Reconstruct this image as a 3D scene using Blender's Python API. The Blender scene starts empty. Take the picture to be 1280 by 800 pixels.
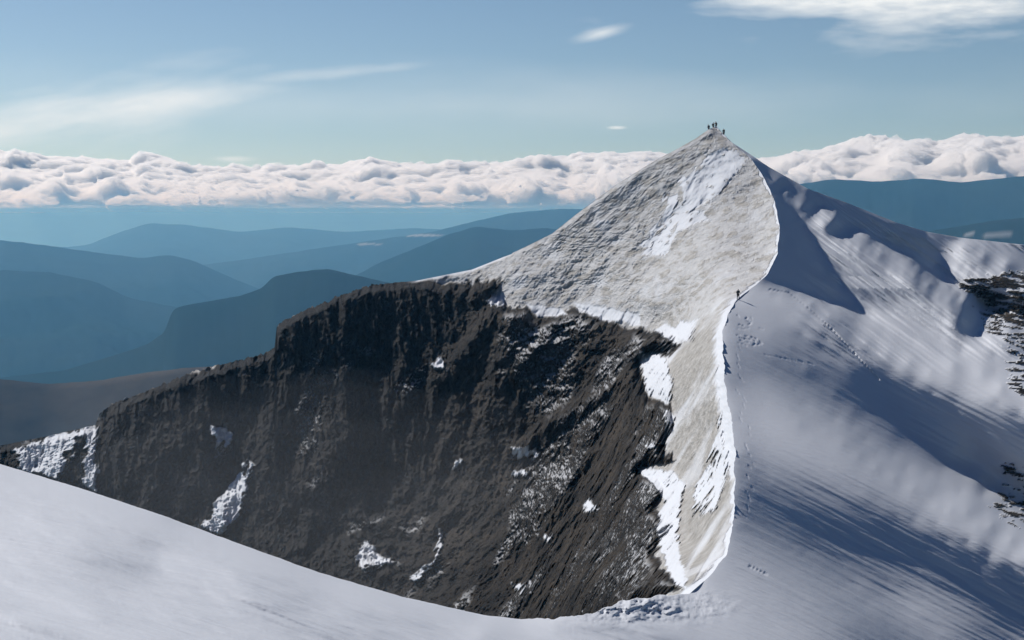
import bpy, math, random
import numpy as np

R = math.radians
sc = bpy.context.scene
COL = sc.collection
random.seed(7)

# ------------------------------------------------------------------ camera
F = 1800.0                      # focal length in photo pixels (1280 wide)
PITCH = math.atan(125 / F)
cp, sp = math.cos(PITCH), math.sin(PITCH)
cam_d = bpy.data.cameras.new('camera')
cam_d.sensor_width = 36
cam_d.lens = 36 * F / 1280
cam_d.clip_start = 0.3
cam_d.clip_end = 400000
cam = bpy.data.objects.new('camera', cam_d)
COL.objects.link(cam)
cam.rotation_euler = (math.pi / 2 - PITCH, 0, 0)
sc.camera = cam


def ray(px, py):
    u = (np.asarray(px, float) - 640) / F
    v = (400 - np.asarray(py, float)) / F
    y = cp + v * sp
    z = -sp + v * cp
    return u / y, z / y


def unproj(px, py, d):
    rx, rz = ray(px, py)
    d = np.asarray(d, float)
    return np.stack([rx * d, d + 0 * rx, rz * d], -1)


# ------------------------------------------------------------------ noise
def _hash(ix, iy, iz, seed):
    h = (ix.astype(np.uint32) * np.uint32(374761393) + iy.astype(np.uint32) * np.uint32(668265263)
         + iz.astype(np.uint32) * np.uint32(2147483647 & 1274126177) + np.uint32((seed * 974711 + 12345) & 0xffffffff))
    h = (h ^ (h >> np.uint32(13))) * np.uint32(1274126177)
    h = h ^ (h >> np.uint32(16))
    h = h * np.uint32(2246822519)
    return (h ^ (h >> np.uint32(15)))


def noise3(p, seed=0):
    """value-gradient noise, about -1..1, p (..., 3)"""
    pi = np.floor(p).astype(np.int64)
    f = p - pi
    w = f * f * f * (f * (f * 6 - 15) + 10)
    out = 0
    for dx in (0, 1):
        wx = w[..., 0] if dx else 1 - w[..., 0]
        for dy in (0, 1):
            wy = w[..., 1] if dy else 1 - w[..., 1]
            for dz in (0, 1):
                wz = w[..., 2] if dz else 1 - w[..., 2]
                h = _hash(pi[..., 0] + dx, pi[..., 1] + dy, pi[..., 2] + dz, seed)
                gx = (h & np.uint32(1023)).astype(float) / 511.5 - 1
                gy = ((h >> np.uint32(10)) & np.uint32(1023)).astype(float) / 511.5 - 1
                gz = ((h >> np.uint32(20)) & np.uint32(1023)).astype(float) / 511.5 - 1
                out = out + wx * wy * wz * (gx * (f[..., 0] - dx) + gy * (f[..., 1] - dy) + gz * (f[..., 2] - dz))
    return out * 1.6


def fbm(p, octv=5, gain=0.5, lac=2.03, seed=0, ridged=False):
    a, s, tot = 1.0, 0, 0
    q = p
    for i in range(octv):
        n = noise3(q, seed + i * 17)
        if ridged:
            n = 1 - 2 * np.abs(n)
        s = s + a * n
        tot += a
        a *= gain
        q = q * lac + 11.3
    return s / tot


def tps(ctrl, reg=0.0):
    c = np.array(ctrl, float)
    X = c[:, :2] / 200
    v = 1 / c[:, 2]
    sc_ = v.mean()
    v = v / sc_
    n = len(X)

    def phi(r2):
        return np.where(r2 > 1e-12, 0.5 * r2 * np.log(np.maximum(r2, 1e-12)), 0)
    D = ((X[:, None] - X[None]) ** 2).sum(-1)
    A = np.zeros((n + 3, n + 3))
    A[:n, :n] = phi(D) + np.diag(np.full(n, 1.0) * reg)
    A[:n, n] = 1
    A[:n, n + 1:] = X
    A[n:, :n] = A[:n, n:].T
    b = np.concatenate([v, [0, 0, 0]])
    w = np.linalg.solve(A, b)

    def ev(px, py):
        q = np.stack([np.asarray(px, float).ravel(), np.asarray(py, float).ravel()], -1) / 200
        out = np.empty(len(q))
        for i in range(0, len(q), 40000):
            s = q[i:i + 40000]
            D2 = ((s[:, None] - X[None]) ** 2).sum(-1)
            out[i:i + 40000] = phi(D2) @ w[:n] + w[n] + s @ w[n + 1:]
        return (out * sc_).reshape(np.shape(px))
    return ev


def interp(pts, x, key=0):
    a = np.array(pts, float)
    a = a[np.argsort(a[:, key], kind='stable')]
    return np.interp(x, a[:, key], a[:, 1 - key])


def sdist(px, py, poly):
    """signed distance to closed polygon in px, positive inside"""
    P = np.array(poly, float)
    best = np.full(px.shape, 1e9)
    ins = np.zeros(px.shape, bool)
    for i in range(len(P)):
        a, b = P[i], P[(i + 1) % len(P)]
        d = b - a
        t = np.clip(((px - a[0]) * d[0] + (py - a[1]) * d[1]) / (d @ d + 1e-9), 0, 1)
        best = np.minimum(best, np.hypot(px - a[0] - t * d[0], py - a[1] - t * d[1]))
        c = (a[1] > py) != (b[1] > py)
        with np.errstate(divide='ignore', invalid='ignore'):
            xx = (b[0] - a[0]) * (py - a[1]) / (b[1] - a[1] + 1e-12) + a[0]
        ins ^= c & (px < xx)
    return np.where(ins, best, -best)


def sstep(a, b, x):
    t = np.clip((x - a) / (b - a), 0, 1)
    return t * t * (3 - 2 * t)


# ------------------------------------------------------------------ crest of the near mountain (px, py, distance)
CREST = [(895, 158, 322), (904, 167.5, 318), (915, 179, 312), (938, 197, 304), (955, 222, 295), (968, 250, 282), (975, 285, 265),
         (971, 320, 250), (958, 345, 238), (940, 360, 230), (921, 374, 222), (909, 395, 205), (902, 430, 185),
         (905, 470, 165), (914, 520, 147), (919, 570, 131), (918, 620, 118), (916, 660, 108), (908, 695, 99),
         (885, 722, 92), (862, 742, 87)]
BROW = [(-90, 553, 45), (0, 580, 45), (100, 610, 44), (200, 643, 43), (300, 680, 43), (400, 716, 44), (500, 745, 47),
        (600, 768, 53), (650, 774, 57), (700, 772, 61), (742, 767, 66), (775, 751, 75), (815, 745, 81), (862, 742, 87)]
SKY_L = [(895, 158, 322), (886, 161.5, 321), (870, 173, 321), (845, 187, 323), (820, 200, 325), (770, 231, 330), (720, 268, 335),
         (690, 292, 338), (660, 307, 342), (630, 321, 346), (590, 337, 352), (540, 347, 358), (520, 351, 360),
         (490, 353.5, 362), (460, 357, 365), (430, 368, 368), (400, 380, 370), (370, 393, 372), (353, 402, 375), (346, 409, 376),
         (343, 433, 378), (336, 440, 380), (300, 450, 385), (240, 465, 391), (180, 490, 394), (140, 505, 396),
         (124, 518, 398), (119, 531, 399), (60, 545, 406), (0, 557, 412), (-90, 575, 420)]
SKY_R = [(895, 158, 322), (904, 167, 319), (915, 178, 314), (938, 193, 310), (960, 208, 308), (1010, 236, 308), (1060, 254, 310),
         (1120, 278, 313), (1160, 290, 325), (1200, 297, 345), (1280, 306, 380), (1380, 316, 420)]
BASE_LO = [(840, 760), (810, 800), (790, 900)]

L_CTRL = CREST + SKY_L[1:] + [
    # summit face
    (640, 345, 336), (640, 378, 330), (700, 340, 326), (700, 386, 318), (760, 300, 320), (760, 350, 310), (760, 392, 300),
    (820, 260, 315), (820, 320, 300), (820, 380, 280), (805, 410, 282), (845, 415, 258), (880, 220, 308), (880, 280, 292),
    (880, 340, 264), (890, 385, 232), (930, 260, 288), (930, 320, 262),
    # grey cornice face
    (885, 420, 205), (860, 450, 208), (880, 480, 180), (855, 500, 190), (890, 540, 158), (855, 560, 172), (890, 600, 140),
    (860, 620, 148), (890, 660, 118), (862, 680, 124), (870, 710, 103),
    # cliff
    (800, 450, 262), (830, 470, 222), (830, 530, 200), (830, 590, 175), (820, 640, 155), (830, 700, 122), (840, 738, 98),
    (760, 460, 280), (760, 520, 258), (760, 600, 222), (760, 680, 180), (760, 750, 140),
    (680, 450, 305), (680, 540, 290), (680, 630, 262), (680, 720, 225), (680, 770, 200),
    (600, 400, 340), (600, 480, 326), (600, 570, 312), (600, 660, 290), (600, 760, 250),
    (500, 400, 357), (500, 500, 345), (500, 600, 334), (500, 700, 305), (500, 800, 270),
    (400, 450, 364), (400, 550, 352), (400, 650, 335), (400, 750, 305), (280, 500, 382), (280, 600, 366), (280, 700, 340),
    (200, 560, 379), (200, 640, 364), (140, 560, 386), (140, 620, 376), (60, 590, 392), (0, 600, 398), (0, 700, 366), (200, 800, 320),
    (780, 840, 110), (600, 880, 215), (300, 880, 280), (0, 880, 310), (-90, 700, 380)]

LD = np.array([-1.0, .9, 1.1])          # direction towards the sun
LD /= np.linalg.norm(LD)


# how squarely the snow of the flank faces the sun, place by place: (px, py, cosine)
FACING = [(935, 385, .33), (975, 380, .30), (1020, 395, .27), (1066, 402, .25), (1100, 400, .30), (1150, 400, .34), (1200, 420, .36),
          (920, 420, .28), (950, 430, .24), (1000, 420, .17), (1040, 405, .28), (1085, 425, .32), (1130, 452, .33), (1190, 478, .33), (1255, 505, .33),
          (945, 445, .18), (974, 458, .13), (1020, 475, .11), (1060, 480, .08), (1099, 505, .05), (1150, 530, .03), (1192, 555, .0), (1255, 583, -.01), (1340, 620, -.01),
          (1000, 440, .18), (1060, 450, .14), (1100, 470, .10), (1150, 495, .10), (1200, 520, .08), (1270, 545, .08), (1340, 560, .1),
          (930, 490, .28), (960, 500, .30), (1000, 530, .30), (1050, 550, .27), (1100, 590, .27), (1150, 610, .30), (1200, 640, .35), (1280, 685, .36), (1380, 730, .36),
          (940, 560, .28), (980, 580, .26), (935, 620, .12), (960, 635, .09), (1000, 650, .07), (1050, 670, .07), (1100, 680, .08), (1150, 690, .07), (1200, 710, .06), (1280, 745, .03),
          (1100, 640, .13), (1040, 620, .17), (930, 680, .25), (980, 700, .22), (1050, 710, .16), (1100, 735, .2), (1150, 750, .25), (1200, 770, .2), (1280, 800, .15),
          (920, 730, .34), (950, 740, .3), (1000, 760, .28), (900, 770, .40), (1000, 800, .30), (1100, 800, .14), (1200, 810, .15), (1280, 850, .15), (1000, 900, .25), (1380, 900, .2),
          (960, 215, .3), (1010, 262, .33), (1036, 290, .33), (1060, 310, .33), (1067, 340, .28), (1100, 335, .36), (1100, 365, .32), (1150, 370, .36), (1200, 398, .38), (1250, 430, .35),
          (1280, 460, .35), (1340, 440, .35), (1190, 310, .38), (1240, 322, .30), (1280, 332, .22), (1230, 347, .44), (1280, 347, .44), (1280, 375, .32), (1380, 340, .3), (1380, 400, .3)]
fI = tps([(a_, b_, 1 / (c_ + 1)) for a_, b_, c_ in FACING], 1e-3)
LEE = [[(930, 180), (945, 200), (962, 223), (980, 246), (1001, 272), (1018, 300), (1042, 345), (1067, 386), (1028, 375), (986, 362), (952, 351), (900, 345), (900, 200)],
       [(945, 190), (1000, 225), (1130, 274), (1160, 296), (1188, 322), (1165, 331), (1215, 378), (1219, 387), (1180, 362), (1130, 327), (1099, 311), (1067, 292), (1036, 273), (1005, 251), (974, 229)]]


def facing(px, py):
    px, py = np.atleast_1d(np.asarray(px, float)), np.atleast_1d(np.asarray(py, float))
    v_ = fI(px, py) - 1
    v_ = v_ + ((v_ - .16) * .35 - .035) * sstep(395, 430, py)
    for i_, p_ in enumerate(LEE):
        m_ = sstep(-2.5, 2.5, sdist(px, py, p_))
        v_ = v_ * (1 - m_) + m_ * (-.035)
    return v_


def profiles():
    """walk down the flank away from the sun, from every point of the ridge, dropping as steeply as each place faces"""
    a_ = np.array(CREST, float)
    ry_ = np.concatenate([np.arange(204, 374, 4.5), np.arange(374, 740, 8)])
    st = [(np.interp(r_, a_[:, 1], a_[:, 0]), r_, np.interp(r_, a_[:, 1], a_[:, 2])) for r_ in ry_]
    b_ = np.array(SKY_R, float)
    st += [(x_, np.interp(x_, b_[:, 0], b_[:, 1]), np.interp(x_, b_[:, 0], b_[:, 2])) for x_ in np.arange(948, 1385, 9)]
    P = np.stack([unproj(*q_) for q_ in st])
    hx, hy = -LD[0] / math.hypot(LD[0], LD[1]), -LD[1] / math.hypot(LD[0], LD[1])
    Lh = math.hypot(LD[0], LD[1])
    out = []
    g_ = np.full(len(P), .5)
    last = np.stack([[q_[0] for q_ in st], [q_[1] for q_ in st]], -1).astype(float)
    alive = np.ones(len(P), bool)
    for k_ in range(700):
        Y = P[:, 1]
        yc = cp * Y - sp * P[:, 2]
        zc = sp * Y + cp * P[:, 2]
        px = 640 + F * P[:, 0] / yc
        py = 400 - F * zc / yc
        alive &= (px < 1450) & (py < 940) & (yc > 20)
        if not alive.any():
            break
        mv = np.hypot(px - last[:, 0], py - last[:, 1])
        for i_ in np.where(alive & (mv > (7 if k_ < 60 else 13)))[0]:
            out.append((px[i_], py[i_], Y[i_]))
            last[i_] = px[i_], py[i_]
        I_ = facing(px, py)
        for _ in range(3):
            N_ = np.sqrt(1 + g_ ** 2 + .04)
            g_ = (LD[2] - I_ * N_) / Lh
        ds = .2 + .15 * (k_ > 60)
        P = P + np.stack([hx * ds + 0 * g_, hy * ds + 0 * g_, -g_ * ds], -1)
    # thin out
    keep = []
    for p_ in out:
        mn = 7.5 if p_[1] < 400 else 17
        if all((p_[0] - q_[0]) ** 2 + (p_[1] - q_[1]) ** 2 > mn * mn for q_ in keep):
            keep.append(p_)
    return keep


PROF = profiles()
REG_P = 8e-3
print('profile points', len(PROF))
R_CTRL = CREST + BROW[:-1] + SKY_R[1:] + PROF + [
    (0, 640, 30), (0, 700, 20), (0, 800, 12), (200, 700, 30), (200, 800, 16), (400, 750, 34), (400, 800, 24), (600, 800, 40), (740, 800, 56),
    (0, 900, 8.5), (300, 900, 12.5), (600, 900, 25), (820, 800, 66), (840, 880, 50), (-90, 800, 11), (-90, 650, 24)]

fL, fR = tps(L_CTRL, 1e-5), tps(R_CTRL, np.array([1e-5] * len(CREST) + [1e-5] * (len(BROW) - 1) + [3e-5] * (len(SKY_R) - 1) + [REG_P * (.35 if p_[0] < 1075 and p_[1] < 395 else (1 if p_[1] < 400 else 1.3)) for p_ in PROF]
                                                    + [1e-4] * (len(R_CTRL) - len(CREST) - len(BROW) + 1 - len(SKY_R) + 1 - len(PROF))))

rows1 = []
y = 158.0
while y < 742:
    rows1.append(y)
    y += 0.45 if (284 < y < 316 or 344 < y < 360) else 1.2
rows1 = np.array(rows1)
rows2 = np.linspace(742, 905, 140)
rows = np.concatenate([rows1, rows2])
nrow = len(rows)


def smooth_curve(pts, t, key=1):
    """Catmull-like smoothing: interpolate then box blur"""
    tt = np.linspace(min(p[key] for p in pts), max(p[key] for p in pts), 3000)
    v = interp([(p[0], p[1]) for p in pts], tt, key)
    k = 3000 * 10 / (tt[-1] - tt[0])
    k = int(k) | 1
    vp = np.pad(v, k // 2, mode='reflect', reflect_type='odd')
    v = np.convolve(vp, np.ones(k) / k, 'valid')
    return np.interp(t, tt, v)


xc = np.where(rows < 742, smooth_curve(CREST, np.minimum(rows, 742)), 0)
xc = xc + fbm(np.stack([rows * .045, rows * 0, rows * 0], -1), 5, .55, seed=2) * 6.5 * sstep(372, 400, rows) * (1 - sstep(690, 735, rows)) + fbm(np.stack([rows * .09, rows * 0, rows * 0], -1), 3, seed=4) * 1.6 * sstep(165, 200, rows) * (1 - sstep(690, 735, rows))
xc[rows >= 742] = 862
xc[0] = 895
xcL = xc.copy()
lo = rows > 742
xcL[lo] = interp([(862, 742)] + BASE_LO, rows[lo], 1)
xl = interp([(p[0], p[1]) for p in SKY_L], np.minimum(rows, 575), 1)
xl = np.minimum(xl, xcL - 0.5)
xr = interp([(p[0], p[1]) for p in SKY_R], np.minimum(rows, 316), 1)
xr = np.maximum(xr, xc + 0.5)
xl[0], xr[0] = 894.5, 895.5
# uneven rock skyline left of x = 500
n1 = fbm(np.stack([rows * .11, rows * 0, rows * 0], -1), 4, seed=3)
xl = xl + n1 * 9 * sstep(350, 362, rows) * (1 - sstep(540, 560, rows))


# ------------------------------------------------------------------ mesh helper
def mesh_from(name, V, Fq, mat, attrs=None, smooth=True, link=True):
    me = bpy.data.meshes.new(name)
    V = np.ascontiguousarray(V, dtype=np.float32).reshape(-1, 3)
    Fq = np.ascontiguousarray(Fq, dtype=np.int32)
    me.vertices.add(len(V))
    me.vertices.foreach_set('co', V.ravel())
    k = Fq.shape[1]
    me.loops.add(Fq.size)
    me.loops.foreach_set('vertex_index', Fq.ravel())
    me.polygons.add(len(Fq))
    me.polygons.foreach_set('loop_start', np.arange(0, Fq.size, k, dtype=np.int32))
    me.polygons.foreach_set('loop_total', np.full(len(Fq), k, dtype=np.int32))
    me.polygons.foreach_set('use_smooth', np.full(len(Fq), smooth))
    me.update()
    me.validate()
    if attrs:
        for an, a in attrs.items():
            at = me.attributes.new(an, 'FLOAT', 'POINT')
            at.data.foreach_set('value', np.ascontiguousarray(a, dtype=np.float32).ravel())
    me.materials.append(mat)
    o = bpy.data.objects.new(name, me)
    if link:
        COL.objects.link(o)
    return o


def grid_faces(nr, nc, off=0):
    i = np.arange((nr - 1) * nc).reshape(nr - 1, nc)[:, :-1] + off
    return np.stack([i, i + 1, i + nc + 1, i + nc], -1).reshape(-1, 4)


def tag(o, label=None, cat=None, group=None, kind=None):
    for k, v in (('label', label), ('category', cat), ('group', group), ('kind', kind)):
        if v:
            o[k] = v
    return o


# ------------------------------------------------------------------ materials
class NT:
    def __init__(s, name, vol=False):
        s.m = bpy.data.materials.new(name)
        s.m.use_nodes = True
        s.t = s.m.node_tree
        s.t.nodes.clear()
        s.out = s.t.nodes.new('ShaderNodeOutputMaterial')

    def n(s, typ, **kw):
        nd = s.t.nodes.new(typ)
        for k, v in kw.items():
            if k.startswith('i_'):
                key = k[2:]
                key = int(key) if key.isdigit() else key.replace('_', ' ')
                if hasattr(v, 'type') and hasattr(v, 'links'):
                    s.t.links.new(v, nd.inputs[key])
                else:
                    nd.inputs[key].default_value = v
            else:
                setattr(nd, k, v)
        return nd

    def mix(s, fac, a, b):
        nd = s.t.nodes.new('ShaderNodeMix')
        nd.data_type = 'RGBA'
        for idx, v in ((0, fac), (6, a), (7, b)):
            if hasattr(v, 'links'):
                s.t.links.new(v, nd.inputs[idx])
            else:
                nd.inputs[idx].default_value = v if idx == 0 else (*v[:3], 1)
        return nd.outputs[2]

    def math(s, op, a, b=0.0, clamp=False):
        nd = s.t.nodes.new('ShaderNodeMath')
        nd.operation = op
        nd.use_clamp = clamp
        for idx, v in ((0, a), (1, b)):
            if hasattr(v, 'links'):
                s.t.links.new(v, nd.inputs[idx])
            else:
                nd.inputs[idx].default_value = v
        return nd.outputs[0]

    def ramp(s, v, lo, hi):
        nd = s.t.nodes.new('ShaderNodeMapRange')
        s.t.links.new(v, nd.inputs[0])
        nd.inputs[1].default_value = lo
        nd.inputs[2].default_value = hi
        return nd.outputs[0]

    def noise(s, scale, detail=5, rough=.55, vec=None, dist=0):
        nd = s.n('ShaderNodeTexNoise')
        nd.inputs['Scale'].default_value = scale
        nd.inputs['Detail'].default_value = detail
        nd.inputs['Roughness'].default_value = rough
        nd.inputs['Distortion'].default_value = dist
        if vec is not None:
            s.t.links.new(vec, nd.inputs['Vector'])
        return nd.outputs[0]

    def mapping(s, vec, rot=(0, 0, 0), scale=(1, 1, 1)):
        nd = s.n('ShaderNodeMapping')
        s.t.links.new(vec, nd.inputs[0])
        nd.inputs['Rotation'].default_value = rot
        nd.inputs['Scale'].default_value = scale
        return nd.outputs[0]

    def surf(s, sh):
        s.t.links.new(sh, s.out.inputs['Surface'])
        return s.m


def mountain_material():
    t = NT('mountain_rock_and_snow')
    pos = t.n('ShaderNodeNewGeometry').outputs['Position']
    rock = t.n('ShaderNodeAttribute', attribute_name='rock').outputs['Fac']
    dirt = t.n('ShaderNodeAttribute', attribute_name='dirt').outputs['Fac']
    v = t.mapping(pos, rot=(0, 0.35, 0.2), scale=(1, 1, .24))
    n1 = t.noise(.5, 9, .68, v)
    n2 = t.noise(1.6, 8, .65, pos)
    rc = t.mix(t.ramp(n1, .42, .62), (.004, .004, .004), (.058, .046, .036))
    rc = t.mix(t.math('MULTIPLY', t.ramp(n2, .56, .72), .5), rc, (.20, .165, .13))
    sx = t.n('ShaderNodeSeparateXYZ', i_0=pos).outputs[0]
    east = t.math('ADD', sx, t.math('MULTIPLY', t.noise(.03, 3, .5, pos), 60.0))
    rc = t.mix(t.ramp(east, -10, 50), t.mix(.5, rc, (.004, .004, .0045)), t.mix(t.ramp(t.noise(.16, 7, .7, pos), .42, .62), t.mix(.45, rc, (.006, .005, .005)), t.mix(.35, rc, (.21, .165, .12))))  # left half's shade put into the rock colour; right half browner, sunlit tone
    sp_ = t.mapping(pos, rot=(0.3, 0.6, .3), scale=(.5, 1, 2.2))
    n3 = t.noise(.55, 9, .65, sp_)
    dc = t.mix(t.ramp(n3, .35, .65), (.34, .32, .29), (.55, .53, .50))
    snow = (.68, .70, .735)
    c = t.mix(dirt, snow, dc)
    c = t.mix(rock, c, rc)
    # bump
    hb = t.math('MULTIPLY', n2, rock)
    hb = t.math('ADD', t.math('MULTIPLY', t.math('ADD', hb, t.math('MULTIPLY', n1, rock)), 1.8), t.math('MULTIPLY', t.math('MULTIPLY', n3, dirt), 1.0))
    fine = t.noise(2.5, 6, .6, t.mapping(pos, rot=(0, 0, R(-62)), scale=(.12, 1, 1)))
    hb = t.math('ADD', hb, t.math('MULTIPLY', fine, .05))
    bp = t.n('ShaderNodeBump', i_Strength=.9, i_Distance=.9, i_Height=hb)
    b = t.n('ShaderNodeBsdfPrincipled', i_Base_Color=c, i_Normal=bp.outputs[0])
    b.inputs['Roughness'].default_value = .85
    b.inputs['Specular IOR Level'].default_value = .2
    return t.surf(b.outputs[0])


M_MTN = mountain_material()


def hill_material(name, c1, c2, scale, snow=0.0):
    t = NT(name)
    pos = t.n('ShaderNodeNewGeometry').outputs['Position']
    n = t.noise(scale, 8, .6, pos)
    c = t.mix(t.ramp(n, .38, .62), c1, c2)
    if snow:
        s = t.math('MULTIPLY', t.n('ShaderNodeAttribute', attribute_name='snow').outputs['Fac'], .3)
        c = t.mix(s, c, (.8, .82, .85))
    b = t.n('ShaderNodeBsdfDiffuse', i_Color=c)
    return t.surf(b.outputs[0])


# ------------------------------------------------------------------ L side: summit face, cliffs
def left_side(PX, PY):
    inv = fL(PX, PY)
    d0 = 1 / np.clip(inv, 1 / 600, 1 / 60)
    P0 = unproj(PX, PY, d0)
    XC = np.interp(PY, rows, xcL)
    w1 = fbm(P0 * .06, 5, seed=21)
    w2 = fbm(P0 * .06 + 50, 5, seed=31)
    w3 = fbm(P0 * .35, 4, seed=37)
    wx, wy = PX + w1 * 22 + w3 * 10, PY + w2 * 16 + w3 * 8
    ROCK = [(-120, 530), (118, 528), (122, 512), (180, 486), (300, 446), (335, 436), (340, 402), (400, 376), (430, 364), (470, 350),
            (520, 349), (560, 353), (600, 352), (632, 350), (622, 365), (632, 385), (655, 380), (665, 392), (700, 395), (715, 386), (740, 394), (770, 396),
            (785, 412), (805, 414), (850, 416), (846, 428), (836, 442), (812, 446), (800, 462), (806, 490), (836, 506), (848, 530), (836, 560),
            (838, 578), (800, 585), (830, 612), (820, 640), (842, 652), (820, 690), (838, 722), (856, 740), (800, 752), (760, 960), (-120, 960)]
    dR = sdist(wx, wy, ROCK)
    rock = sstep(-2.0, 2.0, dR)
    WHITES = [[(655, 378), (700, 384), (715, 398), (670, 394)], [(718, 378), (775, 388), (800, 392), (800, 408), (760, 402), (722, 392)],
              [(812, 412), (875, 398), (862, 425), (840, 428)], [(796, 440), (832, 444), (840, 480), (836, 508), (808, 492)],
              [(832, 512), (846, 520), (836, 545), (826, 560)],
              [(792, 582), (842, 590), (858, 606), (848, 640), (850, 690), (862, 740), (842, 735), (828, 690), (818, 660), (830, 625)],
              [(608, 376), (626, 362), (632, 370), (628, 384), (614, 386)],
              [(822, 270), (850, 232), (893, 185), (918, 185), (935, 205), (915, 232), (890, 255), (860, 268)],
              [(800, 300), (830, 262), (880, 262), (895, 275), (850, 292), (836, 318), (800, 322)],
              [(905, 510), (915, 520), (915, 580), (895, 640), (868, 650), (872, 610), (892, 560)]]
    dW = np.full(PX.shape, -1e9)
    for i, p in enumerate(WHITES):
        k = sdist(PX + w3 * 9 + w1 * 6, PY + w3 * 7 + w2 * 6, p)
        if i >= 7:
            k = np.minimum(k, 7) + w3 * 12 + fbm(P0 * 1.1, 3, .6, seed=39) * 5 - 2.5
        dW = np.maximum(dW, k)
    white = sstep(-1.5, 2, dW)
    # crest rim of clean wind-packed snow
    cw = interp([(1.0, 165), (2, 230), (3, 330), (5, 372), (9, 400), (12, 450), (13, 500), (16, 545), (6, 590), (5, 640), (6, 700), (14, 742)], PY, 1)
    rim = sstep(0.35, -0.35, (XC - PX + w3 * 8) / cw - 1)
    white = np.maximum(white, rim)
    # snow lying along the left skyline
    lv = interp([(p[0], p[1]) for p in SKY_L], PX, 0)
    # patches of snow on the cliff
    PATCH = [[(310, 576), (318, 582), (304, 612), (302, 636), (276, 668), (256, 662), (268, 622), (290, 604)],
             [(266, 532), (286, 536), (288, 556), (270, 560)],
             [(20, 560), (112, 534), (122, 533), (121, 615), (104, 606), (108, 548), (96, 548), (70, 600), (20, 585)],
             [(446, 698), (452, 684), (466, 676), (470, 690), (500, 700), (452, 712)],
             [(548, 660), (553, 664), (552, 690), (538, 712), (516, 728), (512, 722), (540, 700)],
             [(562, 586), (575, 572), (580, 576), (566, 590)], [(640, 560), (676, 562), (672, 570), (640, 572)],
             [(640, 586), (662, 584), (660, 592), (640, 596)], [(726, 630), (740, 626), (746, 640), (728, 642)],
             [(640, 728), (652, 722), (656, 730), (644, 738)], [(546, 446), (556, 446), (556, 462), (542, 462)],
             [(682, 668), (692, 666), (690, 674), (680, 674)], [(804, 556), (818, 554), (822, 564), (808, 562)]]
    dP = np.full(PX.shape, -1e9)
    for p in PATCH:
        dP = np.maximum(dP, sdist(PX + w3 * 12, PY + w2 * 9 + w3 * 9, p))
    patch = sstep(-1, 1.5, dP)

    # relief of the rock: buttresses, gullies, ledges
    q = P0.copy()
    Pv = np.stack([q[..., 0] + .25 * q[..., 1], q[..., 1] * .5, q[..., 2] * .30 + q[..., 0] * .0], -1)
    big = fbm(Pv * .032, 3, seed=5, ridged=True)
    rid = fbm(Pv * .085, 5, .55, seed=6, ridged=True)
    qd = np.stack([q[..., 0] * .55 - q[..., 2] * .75, q[..., 1] * .6, (q[..., 0] * .75 + q[..., 2] * .55) * .35], -1)
    dia = fbm(qd * .13, 6, .58, seed=9, ridged=True)
    small = fbm(q * .75, 4, .6, seed=12)
    rightness = sstep(520, 700, PX)
    scl = np.clip(d0 / 300, .35, 1.2)
    vert = fbm(np.stack([(q[..., 0] + .3 * q[..., 1]) * .35, q[..., 1] * .1, q[..., 2] * .05], -1), 5, .6, seed=14, ridged=True)
    tiny = fbm(q * 1.7, 3, .6, seed=15)
    blk = fbm(np.stack([q[..., 0] * .5 - q[..., 2] * .5, q[..., 1] * .4, q[..., 2] * .8 + q[..., 0] * .3], -1) * .27, 5, .6, seed=16, ridged=True)
    disp = (big * 9.0 + rid * 5.0 * (1 - .4 * rightness) + vert * 3.0 * (1 - .6 * rightness) + dia * 2.3 * (.1 + .9 * rightness) + small * 1.2 + tiny * .6 + blk * 4.2 * (.30 + .65 * rightness)) * scl
    edge_fade = sstep(0, 14, dR)
    top_f = sstep(0, 10, PY - lv)
    disp = disp * rock * edge_fade * (.6 + .4 * top_f)
    # diagonal ribs on the right part of the cliff
    for (x0, y0, x1, y1, a, wd) in [(815, 425, 745, 470, 7, 7), (765, 480, 650, 560, 8, 10), (745, 520, 700, 640, 6, 10), (700, 395, 640, 470, 5, 8),
                                     (640, 400, 600, 540, 6, 14), (560, 470, 610, 400, 5, 10), (790, 560, 720, 740, 6, 14), (700, 600, 660, 740, 6, 14), (610, 400, 545, 470, 4, 9)]:
        dx, dy = x1 - x0, y1 - y0
        t_ = np.clip(((PX - x0) * dx + (PY - y0) * dy) / (dx * dx + dy * dy), 0, 1)
        dd = np.hypot(PX + w3 * 8 - x0 - t_ * dx, PY + w1 * 8 - y0 - t_ * dy)
        disp = disp + a * np.exp(-(dd / wd) ** 2) * scl * rock * (1 - .4 * t_)
    # grey face: rime ridges and drift texture
    qs = np.stack([q[..., 0] * .9 + q[..., 2] * .45, q[..., 1] * .5, q[..., 2] * .9 - q[..., 0] * .45], -1)
    rime = fbm(qs * np.array([.28, .25, .75]), 6, .6, seed=41, ridged=True)
    lump = fbm(q * .10, 4, seed=44)
    gz = (1 - rock)
    nearc = sstep(0, 14, XC - PX)
    topf = sstep(0, 6, PY - lv) * .85 + .15
    var = sstep(-.15, .25, fbm(q * .035, 3, seed=46) + .25 * np.exp(-((PX - 740) / 70) ** 2 - ((PY - 325) / 45) ** 2) - .2 * sstep(340, 420, PY) * sstep(780, 820, PX))
    terr = fbm(np.stack([PX * .012 + PY * .01, PY * .11 + w1 * 1.5, 0 * PX], -1), 4, .6, seed=47, ridged=True)
    stri = fbm(np.stack([(PX + .95 * PY) * .07 + w1, (PY - PX) * .006, 0 * PX], -1), 5, .6, seed=48)
    bumpg = (rime * (.12 + .36 * var) + terr * (.16 + 0 * PX) + terr * .7 * np.exp(-((PX - 745) / 90) ** 2 - ((PY - 335) / 40) ** 2) + stri * .7 * (1 - sstep(760, 860, PX)) + tiny * .25)
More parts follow.
